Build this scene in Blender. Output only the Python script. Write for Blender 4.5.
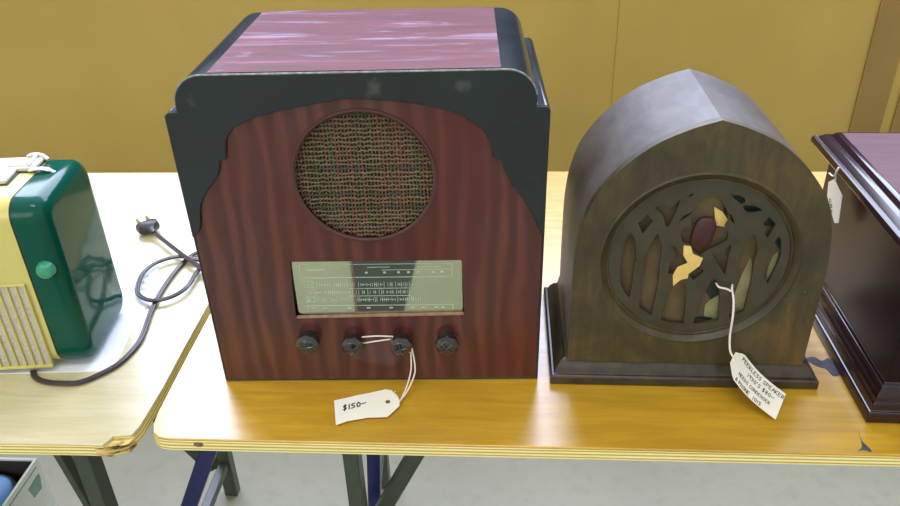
import bpy, bmesh, math, random
from mathutils import Vector, Matrix
from mathutils.geometry import tessellate_polygon
random.seed(7)
SC = bpy.context.scene
COL = SC.collection
for o in list(bpy.data.objects):
    bpy.data.objects.remove(o)
PI = math.pi
TZ = 0.74                                   # table top height

# ---------------------------------------------------------------- camera
cam_data = bpy.data.cameras.new('camera')
cam = bpy.data.objects.new('camera', cam_data); COL.objects.link(cam)
cam_data.sensor_fit = 'HORIZONTAL'; cam_data.sensor_width = 36.0
cam_data.lens = 778.25 / 900 * 36.0
cam_data.clip_start = 0.02
right = Vector((0.99833, 0.05209, -0.02506)); down = Vector((0.00508, -0.51096, -0.85959)); fwd = Vector((-0.05758, 0.85802, -0.51037))
m = Matrix((right, -down, -fwd)).transposed().to_4x4()
m.translation = (0, 0, 1.39939)
cam.matrix_world = m
SC.camera = cam

# ---------------------------------------------------------------- light and exposure
SC.view_settings.view_transform = 'Standard'; SC.view_settings.look = 'None'
SC.view_settings.gamma = 1.0; SC.view_settings.use_curve_mapping = False
SC.view_settings.exposure = 0.0
world = bpy.data.worlds.new('world'); SC.world = world; world.use_nodes = True
world.node_tree.nodes['Background'].inputs[0].default_value = (0.75, 0.85, 1.0, 1)
world.node_tree.nodes['Background'].inputs[1].default_value = 0.6

def area_light(name, loc, target, sx, sy, watts, col):
    d = bpy.data.lights.new(name, 'AREA'); d.shape = 'RECTANGLE'; d.size = sx; d.size_y = sy
    d.energy = watts; d.color = col
    o = bpy.data.objects.new(name, d); COL.objects.link(o)
    o.location = loc
    o.rotation_euler = (Vector(target) - Vector(loc)).to_track_quat('-Z', 'Y').to_euler()
    return o
# daylight through the high windows of the far wall, and the ceiling lamps of the hall
area_light('window_daylight', (0, 4.96, 4.95), (0, 0, 4.95), 8.4, 3.3, 1120, (0.68, 0.75, 1.0))
area_light('ceiling_light_beam', (-0.9, -1.4, 6.85), (-0.9, -1.4, 0), 3.2, 1.2, 130, (1.0, 0.97, 0.93))
area_light('front_fill_light', (-1.2, -3.93, 2.6), (0, 1.5, 0.9), 4.0, 2.0, 85, (0.97, 0.98, 1.0))  # fill added behind the camera for the front faces; no window there

# ---------------------------------------------------------------- helpers
def lin(r, g, b):
    f = lambda v: (v/255/12.92) if v <= 10 else ((v/255+0.055)/1.055)**2.4
    return (f(r), f(g), f(b), 1)

class NT:
    def __init__(s, name):
        s.m = bpy.data.materials.new(name); s.m.use_nodes = True
        s.t = s.m.node_tree; s.b = s.t.nodes['Principled BSDF']
        s.tc = s.t.nodes.new('ShaderNodeTexCoord')
    def n(s, typ, **kw):
        nd = s.t.nodes.new(typ)
        for k, v in kw.items():
            if k.startswith('i_'):
                key = k[2:].replace('_', ' ')
                nd.inputs[key].default_value = v
            else: setattr(nd, k, v)
        return nd
    def l(s, a, b): s.t.links.new(a, b)
    def mapping(s, scale=(1, 1, 1), rot=(0, 0, 0), loc=(0, 0, 0)):
        mp = s.n('ShaderNodeMapping'); mp.inputs['Scale'].default_value = scale
        mp.inputs['Rotation'].default_value = rot; mp.inputs['Location'].default_value = loc
        s.l(s.tc.outputs['Object'], mp.inputs['Vector']); return mp
    def noise(s, scale, vscale=(1, 1, 1), detail=4, rough=0.5, dist=0.0):
        mp = s.mapping(vscale)
        nz = s.n('ShaderNodeTexNoise'); nz.inputs['Scale'].default_value = scale
        nz.inputs['Detail'].default_value = detail; nz.inputs['Roughness'].default_value = rough
        nz.inputs['Distortion'].default_value = dist
        s.l(mp.outputs[0], nz.inputs['Vector']); return nz.outputs['Fac']
    def wave(s, scale, vscale=(1, 1, 1), dist=2.0, dscale=1.0, direction='X'):
        mp = s.mapping(vscale)
        w = s.n('ShaderNodeTexWave'); w.bands_direction = direction
        w.inputs['Scale'].default_value = scale; w.inputs['Distortion'].default_value = dist
        w.inputs['Detail'].default_value = 2; w.inputs['Detail Scale'].default_value = dscale
        s.l(mp.outputs[0], w.inputs['Vector']); return w.outputs['Fac']
    def ramp(s, fac, stops):
        r = s.n('ShaderNodeValToRGB'); e = r.color_ramp.elements
        while len(e) < len(stops): e.new(0.5)
        for i, (p, c) in enumerate(stops):
            e[i].position = p; e[i].color = c if len(c) == 4 else (*c, 1)
        s.l(fac, r.inputs[0]); return r.outputs['Color']
    def mix(s, fac, a, b, blend='MIX'):
        mx = s.n('ShaderNodeMix'); mx.data_type = 'RGBA'; mx.blend_type = blend
        for val, sock in ((fac, mx.inputs[0]), (a, mx.inputs[6]), (b, mx.inputs[7])):
            if hasattr(val, 'is_output'): s.l(val, sock)
            else: sock.default_value = val
        return mx.outputs[2]
    def grey(s, fac, lo, hi, a=0.3, b=0.7):
        r = s.ramp(fac, [(a, (lo, lo, lo, 1)), (b, (hi, hi, hi, 1))]); return r
    def col(s, c):
        if hasattr(c, 'is_output'): s.l(c, s.b.inputs['Base Color'])
        else: s.b.inputs['Base Color'].default_value = c
    def rough(s, c):
        if hasattr(c, 'is_output'): s.l(c, s.b.inputs['Roughness'])
        else: s.b.inputs['Roughness'].default_value = c
    def bump(s, fac, strength=0.2, dist=0.001):
        bp = s.n('ShaderNodeBump'); bp.inputs['Strength'].default_value = strength
        bp.inputs['Distance'].default_value = dist
        s.l(fac, bp.inputs['Height']); s.l(bp.outputs[0], s.b.inputs['Normal'])

def simple(name, c, rough=0.5, metal=0.0, var=0.12, scale=30, ior=1.5, coat=0.0, bump=0.0):
    t = NT(name)
    nz = t.noise(scale)
    d = tuple(max(0, v*(1-var)) for v in c[:3]) + (1,)
    u = tuple(min(1, v*(1+var)) for v in c[:3]) + (1,)
    t.col(t.ramp(nz, [(0.3, d), (0.7, u)])); t.rough(rough)
    t.b.inputs['Metallic'].default_value = metal; t.b.inputs['IOR'].default_value = ior
    t.b.inputs['Coat Weight'].default_value = coat; t.b.inputs['Coat Roughness'].default_value = 0.1
    if bump: t.bump(nz, bump)
    return t.m

def link(name, me, mat=None, parent=None):
    o = bpy.data.objects.new(name, me); COL.objects.link(o)
    if mat is not None:
        for mt in (mat if isinstance(mat, (list, tuple)) else [mat]): me.materials.append(mt)
    if parent is not None: o.parent = parent
    return o
def finish(name, bm, mat=None, parent=None, bevel=0, smooth=True, seg=2, ang=35):
    bmesh.ops.remove_doubles(bm, verts=bm.verts, dist=1e-6)
    bmesh.ops.recalc_face_normals(bm, faces=bm.faces)
    me = bpy.data.meshes.new(name); bm.to_mesh(me); bm.free()
    if smooth:
        for p in me.polygons: p.use_smooth = True
        me.set_sharp_from_angle(angle=math.radians(ang))
    o = link(name, me, mat, parent)
    if bevel:
        b = o.modifiers.new('bevel', 'BEVEL'); b.width = bevel; b.segments = seg
        b.limit_method = 'ANGLE'; b.angle_limit = math.radians(40); b.harden_normals = False
    return o
def thing(name, label, cat, loc=(0, 0, 0), rz=0, group=None):
    o = bpy.data.objects.new(name, None); COL.objects.link(o); o.empty_display_size = 0.05
    o.location = loc; o.rotation_euler = (0, 0, rz)
    return tag(o, label, cat, group)
def tag(o, label, cat, group=None):
    o['label'] = label; o['category'] = cat
    if group: o['group'] = group
    return o
def struct(o): o['kind'] = 'structure'; return o

def add_box(bm, x0, x1, y0, y1, z0, z1, mi=0):
    vs = [bm.verts.new((x, y, z)) for z in (z0, z1) for x, y in ((x0, y0), (x1, y0), (x1, y1), (x0, y1))]
    for f in ((3, 2, 1, 0), (4, 5, 6, 7), (0, 1, 5, 4), (1, 2, 6, 5), (2, 3, 7, 6), (3, 0, 4, 7)):
        bm.faces.new([vs[i] for i in f]).material_index = mi
def BM(): return bmesh.new()
def box(name, dims, mat, parent=None, bevel=0):
    bm = BM(); add_box(bm, *dims); return finish(name, bm, mat, parent, bevel)
def catmull(pts, n=6, closed=False):
    P = [Vector(p) for p in pts]; out = []; N = len(P)
    for i in range(N if closed else N-1):
        p1, p2 = P[i], P[(i+1) % N]
        p0 = P[i-1] if (i > 0 or closed) else p1*2-p2
        p3 = P[(i+2) % N] if (i+2 < N or closed) else p2*2-p1
        for k in range(n):
            t = k/n
            out.append(0.5*((2*p1)+(p2-p0)*t+(2*p0-5*p1+4*p2-p3)*t*t+(3*p1-p0-3*p2+p3)*t**3))
    if not closed: out.append(P[-1])
    return out
def add_tube(bm, pts, r, seg=8, cap=True, flat=1.0):
    P = [Vector(p) for p in pts]; rings = []; nrm = None
    for i, p in enumerate(P):
        d = (P[min(i+1, len(P)-1)]-P[max(i-1, 0)]).normalized()
        if nrm is None:
            nrm = d.cross(Vector((0, 0, 1)))
            if nrm.length < 1e-3: nrm = d.cross(Vector((0, 1, 0)))
        nrm = (nrm-d*nrm.dot(d)).normalized(); b = d.cross(nrm)
        rr = r[i] if isinstance(r, (list, tuple)) else r
        rings.append([bm.verts.new(p+nrm*math.cos(2*PI*k/seg)*rr+b*math.sin(2*PI*k/seg)*rr*flat) for k in range(seg)])
    for a, b in zip(rings, rings[1:]):
        for k in range(seg): bm.faces.new((a[k], a[(k+1) % seg], b[(k+1) % seg], b[k]))
    if cap: bm.faces.new(rings[0][::-1]); bm.faces.new(rings[-1])
def tube(name, pts, r, mat, parent=None, seg=8, smooth_n=6, flat=1.0):
    bm = BM(); add_tube(bm, catmull(pts, smooth_n) if smooth_n > 1 else pts, r, seg, flat=flat)
    return finish(name, bm, mat, parent)
def add_lathe(bm, prof, seg=48, M=None, close=False):
    """prof: (r, h) pairs turned round the local z axis, then placed by M"""
    M = M or Matrix(); rings = []
    for r, h in prof:
        if r < 1e-6: rings.append([bm.verts.new(M @ Vector((0, 0, h)))])
        else: rings.append([bm.verts.new(M @ Vector((r*math.cos(2*PI*k/seg), r*math.sin(2*PI*k/seg), h))) for k in range(seg)])
    prs = list(zip(rings, rings[1:]))+([(rings[-1], rings[0])] if close else [])
    for a, b in prs:
        for k in range(seg):
            f = [a[k % len(a)], a[(k+1) % len(a)], b[(k+1) % len(b)], b[k % len(b)]]
            u = []
            for v in f:
                if v not in u: u.append(v)
            if len(u) > 2: bm.faces.new(u)
YDIR = Matrix.Rotation(-PI/2, 4, 'X')           # lathe axis z -> +y (into the panel)
def at_front(u, w, z): return Matrix.Translation((u, w, z)) @ Matrix.Rotation(PI/2, 4, 'X')   # lathe axis -> -y (towards the viewer)
def add_plate(bm, outer, holes, w0, w1, fn=None, mi=0, side_mi=None):
    """outline with holes in (u, z), extruded between depths w0 and w1 (fn maps u, z, w to a point)"""
    fn = fn or (lambda u, z, w: Vector((u, w, z)))
    loops = [outer]+list(holes)
    flat = [p for L in loops for p in L]
    tris = tessellate_polygon([[Vector((p[0], p[1], 0)) for p in L] for L in loops])
    A = [bm.verts.new(fn(p[0], p[1], w0)) for p in flat]; B = [bm.verts.new(fn(p[0], p[1], w1)) for p in flat]
    for t in tris:
        try:
            bm.faces.new([A[i] for i in t]).material_index = mi
            bm.faces.new([B[i] for i in t[::-1]]).material_index = mi
        except ValueError: pass
    k = 0
    for L in loops:
        n = len(L)
        for i in range(n):
            j = (i+1) % n
            bm.faces.new((A[k+i], A[k+j], B[k+j], B[k+i])).material_index = mi if side_mi is None else side_mi
        k += n
def plate(name, outer, holes, w0, w1, mat, parent=None, bevel=0, fn=None, seg=2):
    bm = BM(); add_plate(bm, outer, holes, w0, w1, fn)
    bmesh.ops.recalc_face_normals(bm, faces=bm.faces)
    bmesh.ops.dissolve_limit(bm, angle_limit=0.01, verts=bm.verts, edges=[e for e in bm.edges if len(e.link_faces) == 2 and e.calc_face_angle(1) < 0.01 and False] or bm.edges) if not holes else None
    return finish(name, bm, mat, parent, bevel, seg=seg)
def circle(u, z, r, n=64, a0=0): return [(u+r*math.cos(a0+2*PI*k/n), z+r*math.sin(a0+2*PI*k/n)) for k in range(n)]
def rrect(x0, x1, y0, y1, r, n=5):
    out = []
    for cx, cy, a in ((x1-r, y1-r, 0), (x0+r, y1-r, 90), (x0+r, y0+r, 180), (x1-r, y0+r, 270)):
        for k in range(n+1):
            t = math.radians(a+90*k/n); out.append((cx+r*math.cos(t), cy+r*math.sin(t)))
    return out
def xyfn(x, y, z): return Vector((x, y, z))
def moulding(name, rect, prof, mat, parent=None, bevel=0, bottom=True):
    """solid whose outline is rect inset by prof[i][0] at height prof[i][1]"""
    x0, x1, y0, y1 = rect; bm = BM(); rings = []
    for i, z in prof:
        rings.append([bm.verts.new(p) for p in ((x0+i, y0+i, z), (x1-i, y0+i, z), (x1-i, y1-i, z), (x0+i, y1-i, z))])
    for a, b in zip(rings, rings[1:]):
        for k in range(4): bm.faces.new((a[k], a[(k+1) % 4], b[(k+1) % 4], b[k]))
    bm.faces.new(rings[0][::-1]); bm.faces.new(rings[-1])
    return finish(name, bm, mat, parent, bevel, ang=28)

# handwriting strokes on a unit-high cell: letter -> list of polylines
GL = {
 'A': [[(0, 0), (.3, 1), (.6, 0)], [(.12, .4), (.5, .42)]], 'B': [[(0, 0), (0, 1), (.4, .9), (.4, .6), (0, .52), (.5, .4), (.45, .05), (0, 0)]],
 'C': [[(.55, .85), (.3, 1), (.05, .7), (.05, .25), (.3, 0), (.6, .15)]], 'D': [[(0, 0), (.02, 1), (.4, .85), (.55, .45), (.35, .05), (0, 0)]],
 'E': [[(.5, 1), (0, .95), (0, 0), (.5, .02)], [(0, .5), (.4, .55)]], 'G': [[(.55, .85), (.3, 1), (.05, .6), (.1, .1), (.4, 0), (.55, .4), (.3, .4)]],
 'I': [[(.1, 1), (.08, 0)]], 'K': [[(0, 1), (0, 0)], [(.5, 1), (.05, .45), (.5, 0)]], 'L': [[(.05, 1), (0, .02), (.5, .05)]],
 'N': [[(0, 0), (.02, 1), (.5, 0), (.52, 1)]], 'O': [[(.3, 1), (.03, .6), (.15, .03), (.45, .1), (.55, .6), (.3, 1)]],
 'P': [[(0, 0), (.03, 1), (.45, .9), (.42, .55), (.02, .45)]], 'R': [[(0, 0), (.02, 1), (.45, .85), (.35, .5), (.03, .45), (.5, 0)]],
 'S': [[(.5, .9), (.2, 1), (.05, .7), (.45, .4), (.35, .03), (0, .1)]], 'T': [[(0, 1), (.6, .98)], [(.3, 1), (.27, 0)]],
 'W': [[(0, 1), (.15, 0), (.32, .7), (.5, 0), (.65, 1)]], 'H': [[(0, 1), (0, 0)], [(.5, 1), (.5, 0)], [(0, .5), (.5, .5)]],
 'U': [[(0, 1), (.05, .1), (.3, 0), (.5, .2), (.5, 1)]], 'M': [[(0, 0), (.05, 1), (.3, .3), (.55, 1), (.6, 0)]],
 '0': [[(.3, 1), (.03, .6), (.15, .03), (.45, .1), (.55, .6), (.3, 1)]], '1': [[(.15, 1), (.12, 0)]],
 '3': [[(.05, .95), (.45, .85), (.2, .55), (.5, .25), (.05, .02)]], '5': [[(.5, 1), (.1, .95), (.08, .55), (.4, .55), (.45, .15), (.02, .02)]],
 '8': [[(.3, .5), (.05, .8), (.3, 1), (.5, .8), (.3, .5), (.03, .2), (.3, 0), (.5, .2), (.3, .5)]],
 '9': [[(.5, .8), (.2, 1), (.08, .65), (.45, .6), (.5, .9), (.42, 0)]],
 '$': [[(.5, .85), (.2, .95), (.05, .7), (.45, .4), (.35, .08), (0, .15)], [(.32, 1.15), (.2, -.15)]],
 '-': [[(0, .45), (.6, .5)]], "'": [[(.1, 1.05), (.05, .8)]], '&': [[(.6, .1), (.15, .8), (.3, 1), (.4, .8), (.05, .3), (.2, 0), (.6, .5)]], ' ': [],
}
def write(bm, text, org, ux, uy, nrm, h, adv=0.8, wd=0.09):
    """thin ink strokes; org = baseline start, ux/uy in-plane unit vectors, h = letter height"""
    org, ux, uy, nrm = map(Vector, (org, ux, uy, nrm)); x = 0
    for ch in text:
        for pl in GL.get(ch, []):
            for (ax, ay), (bx, by) in zip(pl, pl[1:]):
                a = org+ux*(x+ax)*h+uy*ay*h; b = org+ux*(x+bx)*h+uy*by*h
                d = (b-a).normalized(); s = nrm.cross(d).normalized()*wd*h*0.5; e = d*wd*h*0.4
                vs = [bm.verts.new(p+nrm*q) for q in (0, 0.00012) for p in (a-s-e, b-s+e, b+s+e, a+s-e)]
                for f in ((3, 2, 1, 0), (4, 5, 6, 7), (0, 1, 5, 4), (1, 2, 6, 5), (2, 3, 7, 6), (3, 0, 4, 7)): bm.faces.new([vs[i] for i in f])
        x += adv if ch not in " '1I" else adv*0.55
    return x*h

# ---------------------------------------------------------------- materials
def table_mat(name, c1, c2, c3):
    t = NT(name)
    g = t.noise(9, (1, 9, 1), 6, 0.6, 0.4); st = t.noise(3.2, (1, 1, 1), 3); sp = t.noise(55, (1, 2.5, 1), 5, 0.7)
    base = t.ramp(g, [(0.3, c1), (0.55, c2), (0.75, c3)])
    blot = t.mix(t.grey(st, 0, 0.35, 0.45, 0.7), base, tuple(v*0.8 for v in c1[:3])+(1,))
    t.col(t.mix(t.grey(sp, 0, 0.5, 0.68, 0.76), blot, tuple(v*0.45 for v in c1[:3])+(1,)))
    t.rough(t.grey(st, 0.30, 0.42)); t.bump(g, 0.08, 0.0006)
    t.b.inputs['Coat Weight'].default_value = 0.72; t.b.inputs['Coat Roughness'].default_value = 0.27; t.b.inputs['Coat IOR'].default_value = 1.75
    return t.m
M_TABLE = table_mat('varnished_plywood', lin(182, 138, 24), lin(204, 158, 32), lin(216, 174, 48))
M_TABLE2 = table_mat('pale_plywood', lin(196, 184, 138), lin(210, 200, 158), lin(220, 212, 176))
def ply_edge():
    t = NT('plywood_edge'); nz = t.noise(25, (1, 1, 30), 4, 0.7)
    w = t.wave(62, (0.02, 0.02, 1), 1.2, 2.0, 'Z')
    c = t.ramp(w, [(0.15, lin(190, 160, 70)), (0.4, lin(240, 226, 130)), (0.8, lin(250, 243, 185))])
    t.col(t.mix(t.grey(nz, 0, 0.6, 0.5, 0.75), c, lin(222, 190, 84))); t.rough(0.55); return t.m
M_PLY = ply_edge()
def wall_mat():
    t = NT('yellow_board'); a = t.noise(1.6, (1, 1, 1), 4); b = t.noise(7, (1, 1, .5), 5); c = t.noise(260, (1, 1, 1), 2)
    x = t.ramp(a, [(0.3, lin(176, 150, 72)), (0.7, lin(190, 164, 84))])
    x = t.mix(t.grey(b, 0, 0.4, 0.5, 0.8), x, lin(172, 148, 84))
    t.col(t.mix(t.grey(c, 0, 0.2), x, lin(168, 140, 62))); t.rough(0.45); t.bump(c, 0.1, 0.0008); return t.m
M_WALL = wall_mat()
M_PLASTER = simple('painted_plaster', lin(205, 200, 185), 0.8, var=0.05, scale=3)
def floor_mat():
    t = NT('grey_floor'); a = t.noise(2.2, detail=5); b = t.noise(30, detail=4)
    x = t.ramp(a, [(0.3, lin(146, 144, 124)), (0.7, lin(158, 156, 136))])
    t.col(t.mix(t.grey(b, 0, 0.35, 0.5, 0.8), x, lin(124, 122, 106))); t.rough(0.5); return t.m
M_FLOOR = floor_mat()
M_CEIL = simple('ceiling_paint', lin(225, 225, 218), 0.85, var=0.03, scale=3)
M_GLASSLIT = simple('window_glass', lin(180, 205, 225), 0.1, var=0.02)

def flame_wood():
    t = NT('flame_mahogany')
    w = t.wave(13, (1, .2, .25), 6.0, 1.5, 'X'); g = t.noise(60, (1, 1, .06), 5, .6); bl = t.noise(5, (1, 1, .7), 2)
    c = t.ramp(w, [(0.1, lin(72, 38, 33)), (0.5, lin(82, 43, 36)), (0.85, lin(96, 54, 45))])
    c = t.mix(t.grey(bl, 0, 0.75, 0.4, 0.62), c, lin(88, 20, 18))
    t.col(t.mix(t.grey(g, 0, 0.45, 0.4, 0.8), c, lin(44, 22, 18)))
    t.rough(0.25); t.b.inputs['Coat Weight'].default_value = 0.15; t.b.inputs['Coat Roughness'].default_value = 0.15
    t.bump(g, 0.03, 0.0003); return t.m
M_FLAME = flame_wood()
def top_wood():
    t = NT('worn_mahogany_top')
    g = t.noise(9, (0.7, 4, 1), 6, .65, .6); s = t.noise(6, (0.7, 6, 1), 6, .75, 1.2)
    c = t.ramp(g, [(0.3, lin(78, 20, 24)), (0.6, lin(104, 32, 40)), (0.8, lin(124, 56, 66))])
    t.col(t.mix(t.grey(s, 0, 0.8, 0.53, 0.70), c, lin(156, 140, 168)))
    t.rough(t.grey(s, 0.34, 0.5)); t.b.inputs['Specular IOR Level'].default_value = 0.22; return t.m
M_TOPWOOD = top_wood()
def black_lacquer():
    t = NT('black_lacquer'); a = t.noise(22, detail=5); b = t.noise(5, (1, 1, 1), 3)
    c = t.ramp(b, [(0.3, lin(20, 27, 33)), (0.7, lin(29, 40, 43))])
    t.col(t.mix(t.grey(a, 0, 0.6, 0.66, 0.78), c, lin(88, 92, 84))); t.rough(t.grey(b, 0.14, 0.24)); return t.m
M_BLACK = black_lacquer()
M_RAWEDGE = simple('worn_wood_edge', lin(150, 118, 96), 0.6, scale=120, var=0.3)
M_RIM = simple('red_brown_rim', lin(74, 44, 38), 0.2)
M_CLOTHBACK = simple('dark_cloth', lin(30, 28, 18), 0.9, scale=300)
M_TH = [simple('thread_tan', lin(122, 108, 78), 0.85, scale=300, var=.3), simple('thread_green', lin(80, 84, 60), 0.85, scale=300, var=.3),
        simple('thread_red', lin(114, 76, 64), 0.85, scale=300, var=.3), simple('thread_brown', lin(84, 66, 48), 0.85, scale=300, var=.3)]
def dial_mat():
    t = NT('silvered_dial_plate'); a = t.noise(6)
    t.col(t.ramp(a, [(0.3, lin(178, 186, 160)), (0.7, lin(190, 198, 172))])); t.rough(0.03)
    t.b.inputs['Metallic'].default_value = 0.9; return t.m
M_DIAL = dial_mat()
M_DIALMARK = simple('dial_print', lin(186, 208, 186), 0.5)
M_REDPT = simple('pointer_red', lin(170, 90, 90), 0.5)
M_BAKE = simple('black_bakelite', lin(24, 27, 27), 0.1, coat=1.0, var=0.2, scale=60)
M_STRING = simple('white_string', lin(235, 225, 215), 0.8, var=0.08, scale=900)
M_PAPER = simple('cream_card', lin(250, 246, 230), 0.7, var=0.015, scale=40)
M_INK = simple('dark_ink', lin(28, 28, 30), 0.6)
def weathered():
    t = NT('weathered_walnut')
    a = t.noise(14, (1, 1, .7), 5, .65, .8); g = t.noise(70, (1, 1, .09), 6, .7); sp = t.noise(110, (1, 1, 1), 3, .6)
    c = t.ramp(a, [(0.32, lin(54, 49, 31)), (0.5, lin(72, 64, 39)), (0.68, lin(98, 78, 44))])
    c = t.mix(t.grey(g, 0, 0.75, 0.42, 0.7), c, lin(44, 38, 24))
    t.col(t.mix(t.grey(sp, 0, 0.7, 0.72, 0.78), c, lin(140, 122, 78))); t.rough(0.42); t.bump(g, 0.08, 0.0004); return t.m
M_WALN = weathered()
def weathered_top():
    t = NT('weathered_walnut_top')
    a = t.noise(16, (1.5, 1, 1), 6, .7, .5); g = t.noise(80, (1, .08, 1), 5, .7)
    c = t.ramp(a, [(0.3, lin(70, 62, 54)), (0.7, lin(104, 98, 94))])
    t.col(t.mix(t.grey(g, 0, 0.4, 0.45, 0.8), c, lin(66, 58, 48))); t.rough(0.42); return t.m
M_WALNTOP = weathered_top()
M_FRET = simple('grey_green_fretwork', lin(60, 56, 40), 0.45, scale=30, var=0.25, bump=0.05)
M_BASE = simple('dark_base_wood', lin(58, 50, 38), 0.3, scale=60, var=0.4)
def brown_cloth():
    t = NT('brown_grille_cloth'); a = t.noise(24, detail=4); b = t.noise(500, detail=2)
    c = t.ramp(a, [(0.3, lin(88, 72, 50)), (0.6, lin(112, 96, 64)), (0.8, lin(96, 76, 58))])
    t.col(t.mix(t.grey(b, 0, .4), c, lin(80, 60, 44))); t.rough(0.9); return t.m
M_BCLOTH = brown_cloth()
M_GOLD = simple('bright_torn_cloth', lin(226, 196, 112), 0.8, scale=60)
M_TORN = simple('pale_torn_cloth', lin(136, 134, 94), 0.85, scale=45, var=0.35)
M_OXBLOOD = simple('dark_red_cone', lin(60, 26, 30), 0.5, scale=60)
def mahog():
    t = NT('dark_mahogany'); g = t.noise(30, (1, .1, 1), 5, .6); a = t.noise(4)
    c = t.ramp(a, [(0.3, lin(34, 16, 18)), (0.7, lin(50, 24, 24))])
    t.col(t.mix(t.grey(g, 0, 0.5, 0.4, 0.8), c, lin(22, 12, 16))); t.rough(0.16); return t.m
M_MAHOG = mahog()
M_MAHSIDE = simple('dark_mahogany_side', lin(30, 14, 18), 0.3, scale=20, var=0.3, ior=1.25)
M_SPLINT = NT('splintered_plywood'); _n = M_SPLINT.noise(60, (.5, 1, 3), 5, .7)
M_SPLINT.col(M_SPLINT.ramp(_n, [(0.4, lin(92, 72, 36)), (0.5, lin(206, 178, 96)), (0.65, lin(238, 222, 150))])); M_SPLINT.rough(0.8); M_SPLINT.bump(_n, 0.8, 0.003); M_SPLINT = M_SPLINT.m
def mahog_top():
    t = NT('mahogany_top'); g = t.noise(14, (.6, 6, 1), 5, .6)
    t.col(t.ramp(g, [(0.3, lin(74, 34, 38)), (0.7, lin(92, 46, 52))])); t.rough(0.4); t.b.inputs['Specular IOR Level'].default_value = 0.22; return t.m
M_MAHTOP = mahog_top()
M_GREEN = simple('glossy_green_enamel', lin(8, 78, 62), 0.10, ior=1.29, var=0.05, scale=8)
M_CREAM = simple('cream_enamel', lin(204, 194, 112), 0.25, var=0.03, scale=8)
M_CREAMTOP = simple('cream_plastic', lin(222, 216, 196), 0.3, var=0.03, scale=8)
M_KNOBG = simple('green_knob', lin(58, 150, 116), 0.3, scale=200, var=0.15)
M_SEAM = simple('dark_seam', lin(24, 34, 30), 0.5)
M_GRCLOTH = simple('grey_grille_fabric', lin(190, 186, 168), 0.9, scale=500, var=0.2)
M_CHROME = simple('pale_handle_fitting', lin(214, 214, 205), 0.3, metal=0.3)
M_CORD = simple('brown_flex', lin(58, 46, 46), 0.3, scale=200)
M_PLUG = simple('black_rubber_plug', lin(40, 38, 46), 0.4)
M_BRASS = simple('brass_prong', lin(120, 108, 60), 0.5, metal=0.3)
M_WPAPER = simple('white_paper', lin(236, 240, 246), 0.45, var=0.02)
M_FADED = simple('faded_grey_ink', lin(150, 165, 180), 0.7)
M_BLUESTAIN = simple('dark_blue_stain', lin(70, 70, 84), 0.5, scale=90, var=0.6)
M_STEEL = simple('dark_green_steel', lin(62, 72, 62), 0.35, scale=60)
M_STEELB = simple('dark_blue_steel', lin(30, 38, 92), 0.25, scale=60)
M_CARTON = simple('white_carton', lin(214, 220, 212), 0.6, var=0.03)
M_LOGO = simple('green_print', lin(120, 158, 140), 0.6)
M_LINING = simple('dark_inside', lin(46, 38, 36), 0.8)
M_BLUEP = simple('light_blue_plastic', lin(132, 176, 232), 0.25, var=0.15, scale=12)
M_BLUED = simple('blue_plastic', lin(70, 110, 190), 0.3, var=0.15, scale=12)
M_BEAD = simple('worn_edge_highlight', lin(120, 124, 118), 0.2, scale=160, var=0.5)
M_FARWALL = simple('dark_far_wall', lin(70, 72, 88), 0.8)
M_STRIP = simple('brown_strip', lin(146, 118, 62), 0.5, var=0.08, scale=8)
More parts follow.
